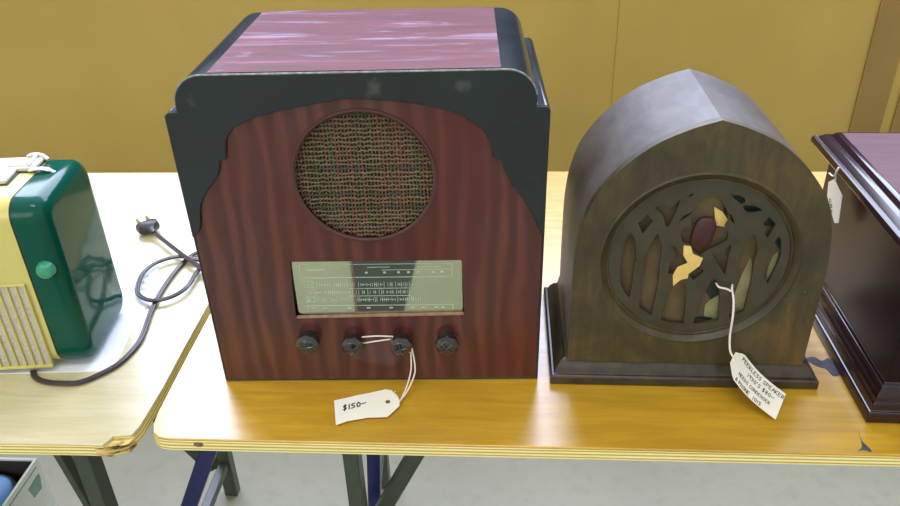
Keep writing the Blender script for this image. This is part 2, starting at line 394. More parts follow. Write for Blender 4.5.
# measured points of the place, in metres
FRET_HOLES = {'O1': [(-0.08262, 0.21423), (-0.07759, 0.20901), (-0.07476, 0.1984), (-0.0727, 0.17677), (-0.07358, 0.1762), (-0.07386, 0.14948), (-0.07495, 0.12428), (-0.0806, 0.12997), (-0.08756, 0.14475), (-0.09041, 0.16716), (-0.09006, 0.18473), (-0.08975, 0.19178), (-0.08649, 0.2068)], 'O2': [(-0.05098, 0.21454), (-0.04668, 0.20509), (-0.04398, 0.19231), (-0.04435, 0.18744), (-0.04342, 0.14542), (-0.04637, 0.09845), (-0.06256, 0.11047), (-0.06311, 0.14512), (-0.06245, 0.18506), (-0.05881, 0.19429), (-0.05402, 0.20925)], 'O3': [(-0.01838, 0.15479), (-0.01139, 0.14364), (-0.00758, 0.12541), (-0.0061, 0.08654), (-0.01971, 0.08748), (-0.03406, 0.09152), (-0.03324, 0.11334), (-0.02901, 0.13426), (-0.025, 0.14795)], 'O4': [(0.0206, 0.15535), (0.02745, 0.14649), (0.03178, 0.12607), (0.03489, 0.09214), (0.01976, 0.08826), (0.00556, 0.08677), (0.00765, 0.10703), (0.01141, 0.12803), (0.01403, 0.1429)], 'O5': [(0.05716, 0.21454), (0.06196, 0.20412), (0.0654, 0.19143), (0.06373, 0.17794), (0.06528, 0.14706), (0.06354, 0.10688), (0.0471, 0.09714), (0.04671, 0.12402), (0.0487, 0.14681), (0.04552, 0.17826), (0.04761, 0.19336), (0.0518, 0.20612)], 'O6': [(0.08505, 0.21209), (0.0894, 0.20586), (0.09242, 0.18682), (0.09171, 0.17829), (0.08919, 0.16737), (0.08457, 0.14736), (0.07673, 0.1606), (0.07638, 0.1781), (0.0769, 0.178), (0.07961, 0.19307), (0.08266, 0.20579)], 'N1': [(-0.06526, 0.23925), (-0.0584, 0.23007), (-0.06803, 0.21332), (-0.07477, 0.22683)], 'T1': [(-0.05723, 0.24744), (-0.0496, 0.25052), (-0.04042, 0.24756), (-0.03107, 0.25765), (-0.03427, 0.24051), (-0.03946, 0.22403), (-0.04292, 0.22296), (-0.04824, 0.23836)], 'S1': [(-0.02859, 0.23032), (-0.02503, 0.23752), (-0.01507, 0.24268), (-0.02123, 0.23551)], 'S2': [(-0.02294, 0.26267), (-0.01735, 0.26665), (-0.01783, 0.26369), (-0.02186, 0.26109)], 'CT': [(0.00771, 0.26582), (0.01629, 0.25548), (0.02461, 0.24047), (0.02681, 0.23133), (0.02375, 0.2236), (0.02839, 0.21586), (0.0285, 0.20644), (0.01883, 0.19904), (0.01014, 0.19351), (0.00039, 0.18534), (-0.01072, 0.19295), (-0.01334, 0.20061), (-0.02082, 0.2018), (-0.02563, 0.2122), (-0.02311, 0.22006), (-0.01421, 0.22387), (-0.01607, 0.23404), (-0.01265, 0.25229), (-0.00351, 0.2622)], 'TL': [(-0.03211, 0.19849), (-0.02601, 0.1931), (-0.01561, 0.17994), (-0.00729, 0.18135), (-0.00065, 0.17883), (-0.00463, 0.17157), (-0.01149, 0.16487), (-0.01384, 0.15717), (-0.0203, 0.15541), (-0.0267, 0.14824), (-0.02897, 0.1603), (-0.03357, 0.15923), (-0.03301, 0.1735), (-0.0273, 0.1811)], 'TR': [(0.01354, 0.18873), (0.02033, 0.18881), (0.03431, 0.20017), (0.03352, 0.1825), (0.03292, 0.15951), (0.02248, 0.17422)], 'RB': [(-0.01124, 0.16288), (5e-05, 0.1736), (0.0081, 0.16315), (-0.00242, 0.15063)], 'L1': [(0.02266, 0.26491), (0.03182, 0.26398), (0.03938, 0.26007), (0.0409, 0.25612), (0.03758, 0.25191), (0.03119, 0.25705)], 'L2': [(0.03911, 0.25112), (0.05129, 0.25121), (0.06196, 0.24487), (0.05282, 0.24218), (0.04583, 0.24213), (0.04148, 0.24512)], 'L3': [(0.02496, 0.24096), (0.02998, 0.23694), (0.03372, 0.22777), (0.02917, 0.23081)], 'N2': [(0.07012, 0.23827), (0.07915, 0.22714), (0.0735, 0.20949), (0.06903, 0.21466), (0.07022, 0.22295), (0.06491, 0.22804)]}
CLOTH_PATCH = {'gold_low': [(-0.01993, 0.19876), (-0.01161, 0.19788), (-0.00808, 0.18759), (0.00424, 0.18187), (0.00181, 0.17133), (-0.00949, 0.15988), (-0.00984, 0.15383), (-0.01743, 0.15169), (-0.02536, 0.14275), (-0.02768, 0.15761), (-0.02349, 0.16935), (-0.01254, 0.17511), (-0.01887, 0.18584)], 'gold_top': [(0.00996, 0.24493), (0.0205, 0.2383), (0.02785, 0.22851), (0.02606, 0.21916), (0.01505, 0.22094)]}
OVAL = [(0.00075, 0.21542), (0.00475, 0.23468), (-0.00171, 0.19382), (-0.01236, 0.21278), (0.01416, 0.2193)]
PALE_PATCH = {'P4': [(0.03269, 0.13227), (0.03755, 0.08648), (0.02359, 0.08693), (0.01963, 0.09454), (0.01862, 0.10877), (0.0249, 0.11826)], 'P5': [(0.06228, 0.17745), (0.06799, 0.15991), (0.06731, 0.14193), (0.06743, 0.10138), (0.05123, 0.09513), (0.05179, 0.12798), (0.05638, 0.15752)], 'P6': [(0.09252, 0.18649), (0.09238, 0.16246), (0.08865, 0.14226), (0.08454, 0.14446), (0.08466, 0.16456), (0.08737, 0.17993)]}
KNOB = [(-0.0852, 0.07044), (-0.02903, 0.06673), (0.03111, 0.06611), (0.08862, 0.06707)]
STR_TOP = [[(-0.01778, -0.006, 0.07455), (0.00162, -0.009, 0.07814), (0.02115, -0.006, 0.07491)], [(-0.01863, -0.006, 0.06439), (0.00105, -0.009, 0.07038), (0.01965, -0.006, 0.07103)]]
STR_DROP = [[(-0.10475, 0.77644, 0.7982), (-0.10472, 0.77144, 0.78944), (-0.10463, 0.76244, 0.77429), (-0.11, 0.755, 0.75446), (-0.11485, 0.748, 0.74562), (-0.11789, 0.73534, 0.746)], [(-0.10362, 0.77748, 0.79741), (-0.09954, 0.7646, 0.77903), (-0.10079, 0.75856, 0.76789), (-0.10735, 0.753, 0.75294), (-0.11337, 0.746, 0.74575), (-0.11789, 0.73534, 0.746)]]
TAG1 = [(-0.20062, 0.73583, 0.743), (-0.17373, 0.74868, 0.743), (-0.13884, 0.7608, 0.743), (-0.13018, 0.7583, 0.743), (-0.11821, 0.73779, 0.743), (-0.11722, 0.72862, 0.743), (-0.13001, 0.70945, 0.743), (-0.15395, 0.70886, 0.743), (-0.1786, 0.70121, 0.743), (-0.19066, 0.6931, 0.743)]
TAG1_HOLE = [(-0.13268, 0.73652, 0.743)]
TAG1_TXT = [(-0.18328, 0.72226, 0.744), (-0.15269, 0.73584, 0.744)]
STR2 = [(0.28264, 0.79225, 0.88016), (0.28398, 0.78424, 0.86978), (0.2839, 0.77624, 0.85362), (0.28467, 0.77536, 0.82469), (0.28598, 0.76934, 0.80656), (0.28852, 0.76532, 0.79903)]
STR2B = [(0.26471, 0.79844, 0.88452), (0.26537, 0.78743, 0.88601), (0.27507, 0.78733, 0.88333), (0.28014, 0.78728, 0.88057), (0.28064, 0.78727, 0.88484), (0.28401, 0.79824, 0.88482)]
TAG2 = [(0.29573, 0.76924, 0.79759), (0.28979, 0.7693, 0.7897), (0.29066, 0.76129, 0.77117), (0.33479, 0.72005, 0.7455), (0.36109, 0.75555, 0.7455), (0.31102, 0.76909, 0.79178)]
TAG3 = [(0.24922, 0.19594), (0.23163, 0.20869), (0.20137, 0.19892), (0.19891, 0.16075), (0.20963, 0.15492), (0.24803, 0.1756)]
STR3 = [(0.23601, 0.21531), (0.22291, 0.21711), (0.21746, 0.23094), (0.22356, 0.22392), (0.22158, 0.20915)]
PAPER = [(-0.66412, 0.78397, 0.74), (-0.51843, 0.79236, 0.74), (-0.51386, 0.79771, 0.74), (-0.51567, 0.82799, 0.74), (-0.52559, 0.9081, 0.74), (-0.52486, 0.95224, 0.74), (-0.55237, 1.0651, 0.74)]
SCRIB = [(-0.57566, 1.03101, 0.74), (-0.53506, 0.98224, 0.74), (-0.56069, 0.99033, 0.74), (-0.55523, 1.02529, 0.74)]
STAIN1 = [(0.4126, 0.83829, 0.74), (0.42447, 0.84277, 0.74), (0.43195, 0.83448, 0.74), (0.44329, 0.84103, 0.74), (0.445, 0.82437, 0.74), (0.44666, 0.80816, 0.74), (0.43508, 0.80391, 0.74), (0.43125, 0.81793, 0.74), (0.42058, 0.82385, 0.74)]
STAIN2 = [(0.42823, 0.70535, 0.74), (0.42573, 0.68723, 0.74), (0.42969, 0.67459, 0.74), (0.42891, 0.66987, 0.74), (0.4212, 0.67279, 0.74), (0.41497, 0.67105, 0.74), (0.42257, 0.67914, 0.74)]
CORD_A = [(-0.61825, 0.78637, 0.744), (-0.60903, 0.77414, 0.744), (-0.59081, 0.76539, 0.744), (-0.56649, 0.76291, 0.744), (-0.54335, 0.76544, 0.744), (-0.52386, 0.78218, 0.744), (-0.50842, 0.80352, 0.744), (-0.50128, 0.82985, 0.744), (-0.49958, 0.8572, 0.744), (-0.50413, 0.89054, 0.744), (-0.50994, 0.92051, 0.744), (-0.51502, 0.96548, 0.744), (-0.51614, 1.01072, 0.744), (-0.51401, 1.04974, 0.744), (-0.50953, 1.07485, 0.744)]
CORD_B = [(-0.48471, 1.06853, 0.748), (-0.52212, 1.07929, 0.748), (-0.5509, 1.06149, 0.748), (-0.56206, 1.03056, 0.748), (-0.55645, 0.99244, 0.748), (-0.54357, 0.96459, 0.748), (-0.51752, 0.95004, 0.748), (-0.49174, 0.95989, 0.748), (-0.47663, 0.98785, 0.748), (-0.47558, 1.03161, 0.748)]
CORD_C = [(-0.46234, 1.0284, 0.752), (-0.48249, 1.04948, 0.752), (-0.5111, 1.07435, 0.752), (-0.55855, 1.12016, 0.752), (-0.59782, 1.15832, 0.752)]
PLUG = [(-0.59782, 1.15832, 0.752), (-0.62705, 1.19111, 0.752), (-0.58712, 1.1584, 0.752), (-0.64452, 1.22542, 0.752), (-0.63799, 1.23725, 0.752), (-0.64967, 1.20609, 0.752)]
# ---------------------------------------------------------------- the hall
struct(box('floor', (-5, 5, -4, 5.0, -0.05, 0), M_FLOOR))
struct(box('ceiling', (-5, 5, -4, 5.0, 7.0, 7.05), M_CEIL))
struct(box('wall_left', (-5.1, -5, -4, 5.0, 0, 7.0), M_PLASTER))
struct(box('wall_right', (5, 5.1, -4, 5.0, 0, 7.0), M_PLASTER))
struct(box('wall_front', (-5, 5, -4.1, -4, 0, 7.0), M_PLASTER))
bm = BM(); add_plate(bm, [(-5, 0), (5, 0), (5, 7.0), (-5, 7.0)], [[(-4.2, 3.3), (-4.2, 6.6), (4.2, 6.6), (4.2, 3.3)]], 5.0, 5.1)
struct(finish('wall_far', bm, M_FARWALL))
bm = BM()
add_plate(bm, [(-4.26, 3.24), (4.26, 3.24), (4.26, 6.66), (-4.26, 6.66)], [[(-4.2, 3.3), (-4.2, 6.6), (4.2, 6.6), (4.2, 3.3)]], 4.965, 4.998)
wf = struct(finish('window_1', bm, M_CEIL))
struct(box('wall_back', (-4.9, 4.9, 2.2, 2.24, 0, 1.0), M_WALL))
struct(box('trim_2', (1.0305, 1.118, 2.192, 2.2, 0, 1.0), M_STRIP, bevel=0.002))  # two raised strips, darker brown than the board
struct(box('trim_3', (1.148, 1.25, 2.192, 2.2, 0, 0.66), M_STRIP, bevel=0.002))
struct(box('trim_4', (0.336, 0.3375, 2.1993, 2.2, 0, 1.0), M_STRIP))
struct(box('trim_1', (-4.9, 4.9, 2.17, 2.26, 1.0, 1.03), M_WALL, bevel=0.004))

# ---------------------------------------------------------------- tables
def table(label, outline, mat, group, legs):
    t = thing('folding_table', label, 'table', (0, 0, 0), 0, group)
    xs = [p[0] for p in outline]; ys = [p[1] for p in outline]
    t.location = (sum(xs)/len(xs), sum(ys)/len(ys), 0); ox, oy, _ = t.location
    loc = [(x-ox, y-oy) for x, y in outline]
    plate('table_top', loc, [], TZ-0.0035, TZ, mat, t, 0.0012, xyfn)
    plate('plywood_edge', loc, [], TZ-0.019, TZ-0.0035, M_PLY, t, 0.001, xyfn)
    for L in legs:
        kind, a, b, w, d, mt = L
        bm = BM(); a = Vector(a)-t.location; b = Vector(b)-t.location
        ax = (b-a).normalized(); sy = Vector((0, 1, 0)); sy = (sy-ax*sy.dot(ax)).normalized(); sx = sy.cross(ax)
        vs = [bm.verts.new(p+sx*i*w/2+sy*j*d/2) for p in (a, b) for i, j in ((-1, -1), (1, -1), (1, 1), (-1, 1))]
        for f in ((3, 2, 1, 0), (4, 5, 6, 7), (0, 1, 5, 4), (1, 2, 6, 5), (2, 3, 7, 6), (3, 0, 4, 7)): bm.faces.new([vs[i] for i in f])
        finish(kind, bm, mt, t, 0.002)
    return t
U = TZ-0.019
right_out = [(1.35, 0.6625), (1.35, 1.426), (-0.43, 1.432)]
left_edge = [(-0.4235, 1.0), (-0.4227, 0.84), (-0.4218, 0.77), (-0.4205, 0.712)]
corner = [(-0.4180, 0.693), (-0.4125, 0.679), (-0.403, 0.6715), (-0.390, 0.6695), (-0.36, 0.6695)]
front = [(-0.10, 0.6687), (0.0071, 0.6676), (0.2, 0.6668), (0.4593, 0.6658)]
table('long varnished plywood table carrying the big radio and the arched one', right_out+left_edge+corner+front, M_TABLE, None, [
    ('leg', (-0.202, 0.80, U), (-0.202, 0.80, 0), 0.022, 0.03, M_STEEL),
    ('leg', (-0.253, 1.287, U), (-0.253, 1.287, 0), 0.02, 0.03, M_STEEL),
    ('leg', (1.15, 0.80, U), (1.15, 0.80, 0), 0.022, 0.03, M_STEEL),
    ('leg', (1.15, 1.287, U), (1.15, 1.287, 0), 0.02, 0.03, M_STEEL),
    ('crossbar', (-0.229, 0.815, 0.16), (-0.252, 1.272, 0.16), 0.02, 0.02, M_STEEL),
    ('brace', (-0.030, 0.86, U), (-0.205, 0.86, 0.35), 0.024, 0.02, M_STEEL),
    ('brace', (-0.180, 0.91, U), (-0.205, 0.91, 0.30), 0.022, 0.014, M_STEELB),
    ('brace', (-0.360, 0.90, U), (-0.590, 0.90, 0.20), 0.027, 0.022, M_STEELB),
    ('brace', (-0.56, 0.93, 0.56), (-0.475, 0.93, 0.42), 0.022, 0.02, M_STEEL),
])
lx = [(-0.4349, 1.428), (-1.9, 1.42), (-1.9, 0.650), (-0.592, 0.657), (-0.486, 0.6575), (-0.466, 0.6570), (-0.4625, 0.6625), (-0.4595, 0.6725), (-0.449, 0.6735), (-0.4370, 0.6745), (-0.4330, 0.690), (-0.4310, 0.76), (-0.4325, 0.85)]
table('pale plywood table at the left carrying the green and cream radio, corner chipped', lx, M_TABLE2, None, [
    ('leg', (-0.596, 0.80, U), (-0.596, 0.80, 0), 0.024, 0.03, M_STEEL),
    ('leg', (-0.61, 1.252, U), (-0.61, 1.252, 0), 0.03, 0.025, M_STEEL),
    ('leg', (-1.7, 0.80, U), (-1.7, 0.80, 0), 0.024, 0.03, M_STEEL),
    ('leg', (-1.7, 1.252, U), (-1.7, 1.252, 0), 0.03, 0.025, M_STEEL),
    ('crossbar', (-0.608, 0.815, 0.10), (-0.61, 1.24, 0.10), 0.02, 0.02, M_STEEL),
    ('brace', (-0.675, 0.82, U), (-0.610, 0.82, 0.30), 0.012, 0.02, M_STEEL),
])
# the splintered corner of the left table shows torn layers below the broken veneer
bm = BM()
for k in range(3):
    z1 = TZ-0.005-0.0045*k; e = 0.004*(k+1)
    pts = [(-0.480, 0.668), (-0.478+e*0.2, 0.6568), (-0.466, 0.6566), (-0.458, 0.661-e*0.4), (-0.450, 0.6635-e*0.3), (-0.445, 0.6600+0.001*k), (-0.4385, 0.666-e*.2), (-0.4345, 0.676), (-0.45, 0.69)]
    add_plate(bm, pts, [], z1-0.004, z1, xyfn)
ch = finish('splintered_corner', bm, M_SPLINT); tb = [o for o in bpy.data.objects if o.name.startswith('folding_table')][1]
ch.parent = tb; ch.location = -tb.location

rt = [o for o in bpy.data.objects if o.name.startswith('folding_table')][0]
bm = BM(); add_lathe(bm, [(0, 0.0004), (0.0035, 0.0008), (0.0062, 0.0)], 16, Matrix.Translation((-0.3545, 0.6693, TZ-0.0085)) @ Matrix.Scale(0.65, 4, (0, 0, 1)) @ Matrix.Rotation(PI/2, 4, 'X'))
kn = finish('edge_knot', bm, simple('knot_brown', lin(112, 92, 62), 0.6, scale=300, var=.4), rt); kn.location = -rt.location

# dark marks on the right table: one thing each, dried paint on the wood
for nm, P in (('paint_mark', STAIN1), ('paint_mark', STAIN2)):
    bm = BM(); add_plate(bm, [(p[0], p[1]) for p in catmull(P, 3, True)], [], TZ, TZ+0.0004, xyfn)
    o = finish(nm, bm, M_BLUESTAIN)
    tag(o, 'dark blue paint blotch on the table between the arched radio and the boxy one' if P is STAIN1 else 'small dark paint mark by the front edge of the table at far right', 'paint mark')

# ---------------------------------------------------------------- big radio
R = thing('table_radio', 'large dark red wooden radio with round grille, black scalloped top and glass dial', 'radio', (-0.14796, 0.78302, TZ), 0.03291)
def crown(n=7, inset=0.0):
    half, zs, hc, zt, r = 0.2045-inset, 0.372-inset, 0.1915-inset, 0.4125-inset, 0.032
    pts = [(-half, 0.0+inset), (half, 0.0+inset), (half+0.0015, zs-0.004), (half-0.003, zs), (hc, zs)]
    for k in range(n+1):
        a = math.radians(90*k/n); pts.append((hc-r+r*math.cos(a), zt-r+r*math.sin(a)))
    left = [(-u, z) for u, z in pts[2:]][::-1]
    return pts+left
prof = crown()
# shell round the front board
prof_in = crown(7, 0.003)
bm = BM(); N = len(prof)
loops = []
for P_, w in ((prof_in, 0.004), (prof_in, 0.0), (prof, 0.0), (prof, 0.262)):
    loops.append([bm.verts.new((u, w, z)) for u, z in P_])
for a, b in zip(loops, loops[1:]):
    for i in range(N):
        j = (i+1) % N; bm.faces.new((a[i], a[j], b[j], b[i]))
bm.faces.new(loops[-1])
finish('cabinet', bm, M_BLACK, R, 0.0012)
# veneered top between the two black strips
box('top_panel', (-0.1535, 0.1535, 0.0012, 0.2625, 0.4122, 0.4131), M_TOPWOOD, R)
SPK, SR = (0.0018, 0.2903), 0.0800
DIAL = [(-0.0987, 0.0985), (0.1105, 0.1015), (0.1090, 0.1818), (-0.0962, 0.1820)]
bm = BM(); add_plate(bm, crown(7, 0.0031), [circle(*SPK, SR, 72), DIAL], 0.0, 0.019)
finish('front_panel', bm, M_FLAME, R)
# black scalloped overlay
SCAL = [(-0.2010,0.2216),(-0.1950,0.2260),(-0.1912,0.2361),(-0.1894,0.2518),(-0.1861,0.2633),(-0.1764,0.2784),(-0.1610,0.2960),(-0.1572,0.3060),(-0.1560,0.3148),(-0.1474,0.3171),(-0.1461,0.3278),(-0.1439,0.3407),(-0.1335,0.3540),(-0.1071,0.3655),(-0.0782,0.3726),(-0.0378,0.3796),(-0.0076,0.3835),(0.0177,0.3825),(0.0524,0.3791),(0.0787,0.3742),(0.0997,0.3683),(0.1165,0.3601),(0.1346,0.3462),(0.1432,0.3311),(0.1449,0.3146),(0.1548,0.3109),(0.1565,0.3013),(0.1644,0.2854),(0.1794,0.2628),(0.1889,0.2461),(0.1950,0.2318),(0.2010,0.2190)]
upper = [p for p in crown() if p[1] > 0.3]
upR = [(0.2045, 0.2160)]+[p for p in upper if p[0] > 0]
upL = [p for p in upper if p[0] < 0]+[(-0.2045, 0.2185)]
plate('scalloped_overlay', upR+upL+SCAL, [], -0.0045, -0.0002, M_BLACK, R, 0.0012)
# front arris of the crown: edge highlight painted as a pale worn bead
pts = [(u, -0.003, z) for u, z in [p for p in crown(10) if p[1] > 0.384]]
tube('edge_bead', [(u*0.998, w, z-0.0006) for u, w, z in pts], 0.0014, M_BEAD, R, 8, 1)
# ring round the speaker
bm = BM(); add_lathe(bm, [(SR-0.003, -0.0005), (SR-0.001, -0.0022), (SR+0.0015, -0.002), (SR+0.0022, 0.0003), (SR-0.003, 0.001)], 72, Matrix.Translation((SPK[0], 0, SPK[1])) @ YDIR, True)
finish('speaker_ring', bm, M_RIM, R)
# woven grille cloth: backing and real threads
g = plate('grille_cloth', circle(*SPK, SR-0.0005, 48), [], 0.010, 0.0115, M_CLOTHBACK, R)
bm = BM(); rnd = random.Random(3)
def strand(p, w, up, mi):
    """flat ribbon along points p, width direction up"""
    prev = None
    for q in p:
        c = (bm.verts.new(q-up*w), bm.verts.new(q+Vector((0, -0.0007, 0))), bm.verts.new(q+up*w))
        if prev:
            for k in (0, 1): bm.faces.new((prev[k], prev[k+1], c[k+1], c[k])).material_index = mi
        prev = c
n = 40
for i in range(n):
    x = -SR+2*SR*(i+0.5)/n; h = math.sqrt(max(0, (SR-0.001)**2-x*x)); m_ = rnd.choice([1, 1, 2, 2, 2, 3]); ph = i % 2
    ns = max(4, int(2*h/0.0021)); 
    strand([Vector((SPK[0]+x+rnd.uniform(-.0003, .0003), 0.0090-0.0007*math.cos(PI*(k+ph)), SPK[1]-h+2*h*k/ns)) for k in range(ns+1)], rnd.uniform(0.0008, 0.0013), Vector((1, 0, 0)), m_)
n = 30
for i in range(n):
    z = -SR+2*SR*(i+0.5)/n; h = math.sqrt(max(0, (SR-0.001)**2-z*z)); wob = rnd.uniform(0, 6)
    ns = max(4, int(2*h/0.0021)); m_ = rnd.choice([0, 0, 0, 0, 1])
    strand([Vector((SPK[0]-h+2*h*k/ns, 0.0084+0.0009*math.cos(PI*(k+i)), SPK[1]+z+0.0007*math.sin(wob+k*0.9+math.sin(k*.37)*2)+rnd.uniform(-.0002, .0002))) for k in range(ns+1)], rnd.uniform(0.0009, 0.0013), Vector((0, 0, 1)), m_)
finish('woven_threads', bm, M_TH, g, smooth=False)
# dial: silvered plate, print, pointer, glass, worn sill
bm = BM(); add_plate(bm, rrect(-0.0958, 0.1088, 0.1025, 0.1815, 0.006), [], 0.0050, 0.008)
dl = finish('dial', bm, M_DIAL, R)
bm = BM()
def mark(x0, x1, z0, z1): add_box(bm, x0, x1, 0.0047, 0.0050, z0, z1)
L0, R0 = -0.086, 0.0965
for z in (0.1745, 0.1560, 0.1150): mark(L0, R0, z-0.00028, z+0.00028)
mark(L0-.001, L0-.0003, 0.157, 0.1745); mark(R0, R0+0.0008, 0.157, 0.1745); mark(L0+.003, L0+.0037, 0.108, 0.115); mark(R0, R0+.0008, 0.107, 0.115)
mark(-0.080, -0.055, 0.1665, 0.1675); mark(-0.005, 0.022, 0.1700, 0.1706); mark(0.055, 0.085, 0.1700, 0.1706); mark(0.012, 0.095, 0.1660, 0.1664)
for x in (-0.008, 0.014, 0.031, 0.043, 0.055, 0.073, 0.083): mark(x, x+0.003, 0.1615, 0.1637)
for x in (-0.079, -0.064, -0.034, -0.010, 0.018, 0.044, 0.058, 0.074, 0.082): mark(x, x+0.0045, 0.1105, 0.1118)
for row, (z0, x1) in enumerate(((0.1455, 0.050), (0.1345, 0.048), (0.1235, 0.060))):
    x = -0.082
    while x < x1:
        hh = rnd.uniform(0.003, 0.008)
        mark(x, x+0.00045, z0-hh/2, z0+hh/2)
        if rnd.random() < 0.4: mark(x, x+0.0035, z0-0.0003, z0+0.0002)
        x += rnd.choice([0.0022, 0.0028, 0.0045])
for z in (0.140, 0.129): mark(-0.030, 0.045, z-.0002, z+.0002)
for z0, z1 in ((0.142, 0.151), (0.120, 0.128)):
    mark(-0.084, -0.0836, z0, z1); mark(-0.0725, -0.0721, z0, z1); mark(-0.084, -0.0725, z0, z0+.0004); mark(-0.084, -0.0725, z1, z1+.0004)
finish('dial_print', bm, M_DIALMARK, dl, smooth=False)
bm = BM(); add_box(bm, -0.0225, -0.0217, 0.0034, 0.0040, 0.107, 0.179); finish('pointer', bm, M_REDPT, dl)
bm = BM(); add_plate(bm, [(-0.0984, 0.0988), (0.1102, 0.1018), (0.1100, 0.1046), (-0.0980, 0.1016)], [], 0.0004, 0.0046)
finish('dial_sill', bm, M_RAWEDGE, R, 0.0004)
# four faceted knobs
def knob(u, z, rot):
    bm = BM(); seg = 8
    rings = []
    for r, h in ((0.0118, 0.0), (0.0122, 0.0015), (0.0120, 0.006), (0.0152, 0.009), (0.0146, 0.0165), (0.0098, 0.0212), (0.0, 0.0222)):
        rings.append((r*1.0, h))
    add_lathe(bm, rings, seg, at_front(u, 0, z) @ Matrix.Rotation(rot, 4, 'Z'))
    c = Matrix.Rotation(rot, 3, 'Y')
    for s in (0, 1):                                   # raised cross ridge on the face
        A = Vector((u, -0.0205, z)); dv = Vector((math.cos(rot+s*PI/2), 0, math.sin(rot+s*PI/2)))
        add_tube(bm, [A-dv*0.0095, A-dv*0.005+Vector((0, -.0018, 0)), A+dv*0.005+Vector((0, -.0018, 0)), A+dv*0.0095], 0.0014, 6)
    k = finish('tuning_knob', bm, M_BAKE, R, 0.0008, ang=25); return k
for (u, z), r in zip(KNOB, (0.1, 0.5, 0.25, 0.75)): knob(u, z, r)

# ---------------------------------------------------------------- price tag tied to the knobs
T1 = thing('price_tag', 'small cream price tag reading $150 lying on the table before the big radio', 'price tag', (TAG1[4][0], TAG1[4][1], TZ))
ox, oy = TAG1[4][0], TAG1[4][1]
def curl(x, y, z):                                        # the far end lifts a little off the wood
    t = min(1, max(0, (x-TAG1[0][0])/(ox-TAG1[0][0])))
    return Vector((x-ox, y-oy, 0.0006+0.0045*(1-t)**2+0.004*t*t+z))
def tag_mesh(bm, outline, hole, fn, th=0.0005, nx=14):
    add_plate(bm, outline, [hole] if hole else [], 0, th, fn)
o_ = [(p[0], p[1]) for p in TAG1]
dense = []
for i, p in enumerate(o_):
    q = o_[(i+1) % len(o_)]; n = 4
    for k in range(n): dense.append((p[0]+(q[0]-p[0])*k/n, p[1]+(q[1]-p[1])*k/n))
bm = BM(); add_plate(bm, o_, [circle(TAG1_HOLE[0][0], TAG1_HOLE[0][1], 0.0022, 12)], 0, 0.0005, xyfn)
for k in range(1, 18):
    bmesh.ops.bisect_plane(bm, geom=bm.verts[:]+bm.edges[:]+bm.faces[:], plane_co=(TAG1[0][0]+k*0.005, 0.72, 0), plane_no=(1, 0, 0))
for v in bm.verts: v.co = curl(v.co.x, v.co.y, v.co.z)
card = finish('card', bm, M_PAPER, T1)
hx, hy = TAG1_HOLE[0][:2]
bm = BM(); add_lathe(bm, [(0.0021, 0), (0.0030, 0), (0.0030, 0.0004), (0.0021, 0.0004)], 14, Matrix.Translation(curl(hx, hy, 0.0006)), True)
finish('eyelet', bm, simple('dull_eyelet', lin(110, 112, 60), 0.4), card)
bm = BM()
d = Vector((TAG1_TXT[1][0]-TAG1_TXT[0][0], TAG1_TXT[1][1]-TAG1_TXT[0][1], 0)).normalized(); nn = Vector((0, 0, 1)); up = nn.cross(d)
x = 0.0
for ch_ in '$150-':
    px, py = TAG1_TXT[0][0]-0.003+d.x*x, TAG1_TXT[0][1]-0.003+d.y*x
    o = curl(px, py, 0.0007); e = curl(px+d.x*0.006, py+d.y*0.006, 0.0007); ux_ = (e-o).normalized()
    write(bm, ch_, o, ux_, (up+d*0.25).normalized(), ux_.cross(up).normalized(), 0.0085, wd=0.18)
    x += 0.0066 if ch_ != '1' else 0.004
finish('handwriting', bm, M_INK, card, smooth=False)
Rm = Matrix.Translation(R.location) @ Matrix.Rotation(0.03291, 4, 'Z')
off = Vector((ox, oy, TZ))
bm = BM()
for S in STR_DROP: add_tube(bm, catmull([Vector(p)-off for p in S], 6), 0.0009, 7)
for S in STR_TOP: add_tube(bm, catmull([(Rm @ Vector(p))-off for p in S], 6), 0.0009, 7)
tip = Vector(STR_DROP[0][-1])-off
add_tube(bm, catmull([tip, tip+Vector((-.004, .009, .001)), tip+Vector((-.009, .016, 0.0)), tip+Vector((-.0075, .019, 0))], 4), 0.0008, 6)
finish('string', bm, M_STRING, T1)

# ---------------------------------------------------------------- arched radio speaker
C = thing('cathedral_radio', 'brown arched wooden radio with pointed top and round carved fretwork window', 'radio', (0.23877, 0.78183, TZ), -0.01021)
half = [(0.146, 0.03), (0.1462, 0.12), (0.1455, 0.178), (0.140, 0.222), (0.1265, 0.262), (0.100, 0.298), (0.0675, 0.3262), (0.031, 0.3443)]
hs = [(p.x, p.y) for p in catmull([(u, z, 0) for u, z in half+[(0.0, 0.3545)]], 5)]
arch = hs+[(-u, z) for u, z in hs[:-1][::-1]]
bm = BM(); n = len(arch)
F0, F1 = 0.0069, 0.0835
inner = [(u*0.925, 0.03+(z-0.03)*0.955) for u, z in arch]
fa = [bm.verts.new((u, 0.018, z)) for u, z in arch]; fb = [bm.verts.new((u, 0.1836, z)) for u, z in arch]
ia = [bm.verts.new((u, 0.018, z)) for u, z in inner]; ib = [bm.verts.new((u, 0.1736, z)) for u, z in inner]
for i in range(n):
    j = (i+1) % n
    bm.faces.new((fa[i], fa[j], fb[j], fb[i])); bm.faces.new((ia[j], ia[i], ib[i], ib[j])); bm.faces.new((fa[j], fa[i], ia[i], ia[j]))
bm.faces.new(fb); bm.faces.new(ib[::-1])
finish('cabinet', bm, M_WALNTOP, C, 0, ang=12.5)
CC, CR = (-0.0010, 0.1785), 0.1158
bm = BM(); add_plate(bm, arch, [circle(*CC, CR, 80)], F0, 0.018)
finish('front_panel', bm, M_WALN, C)
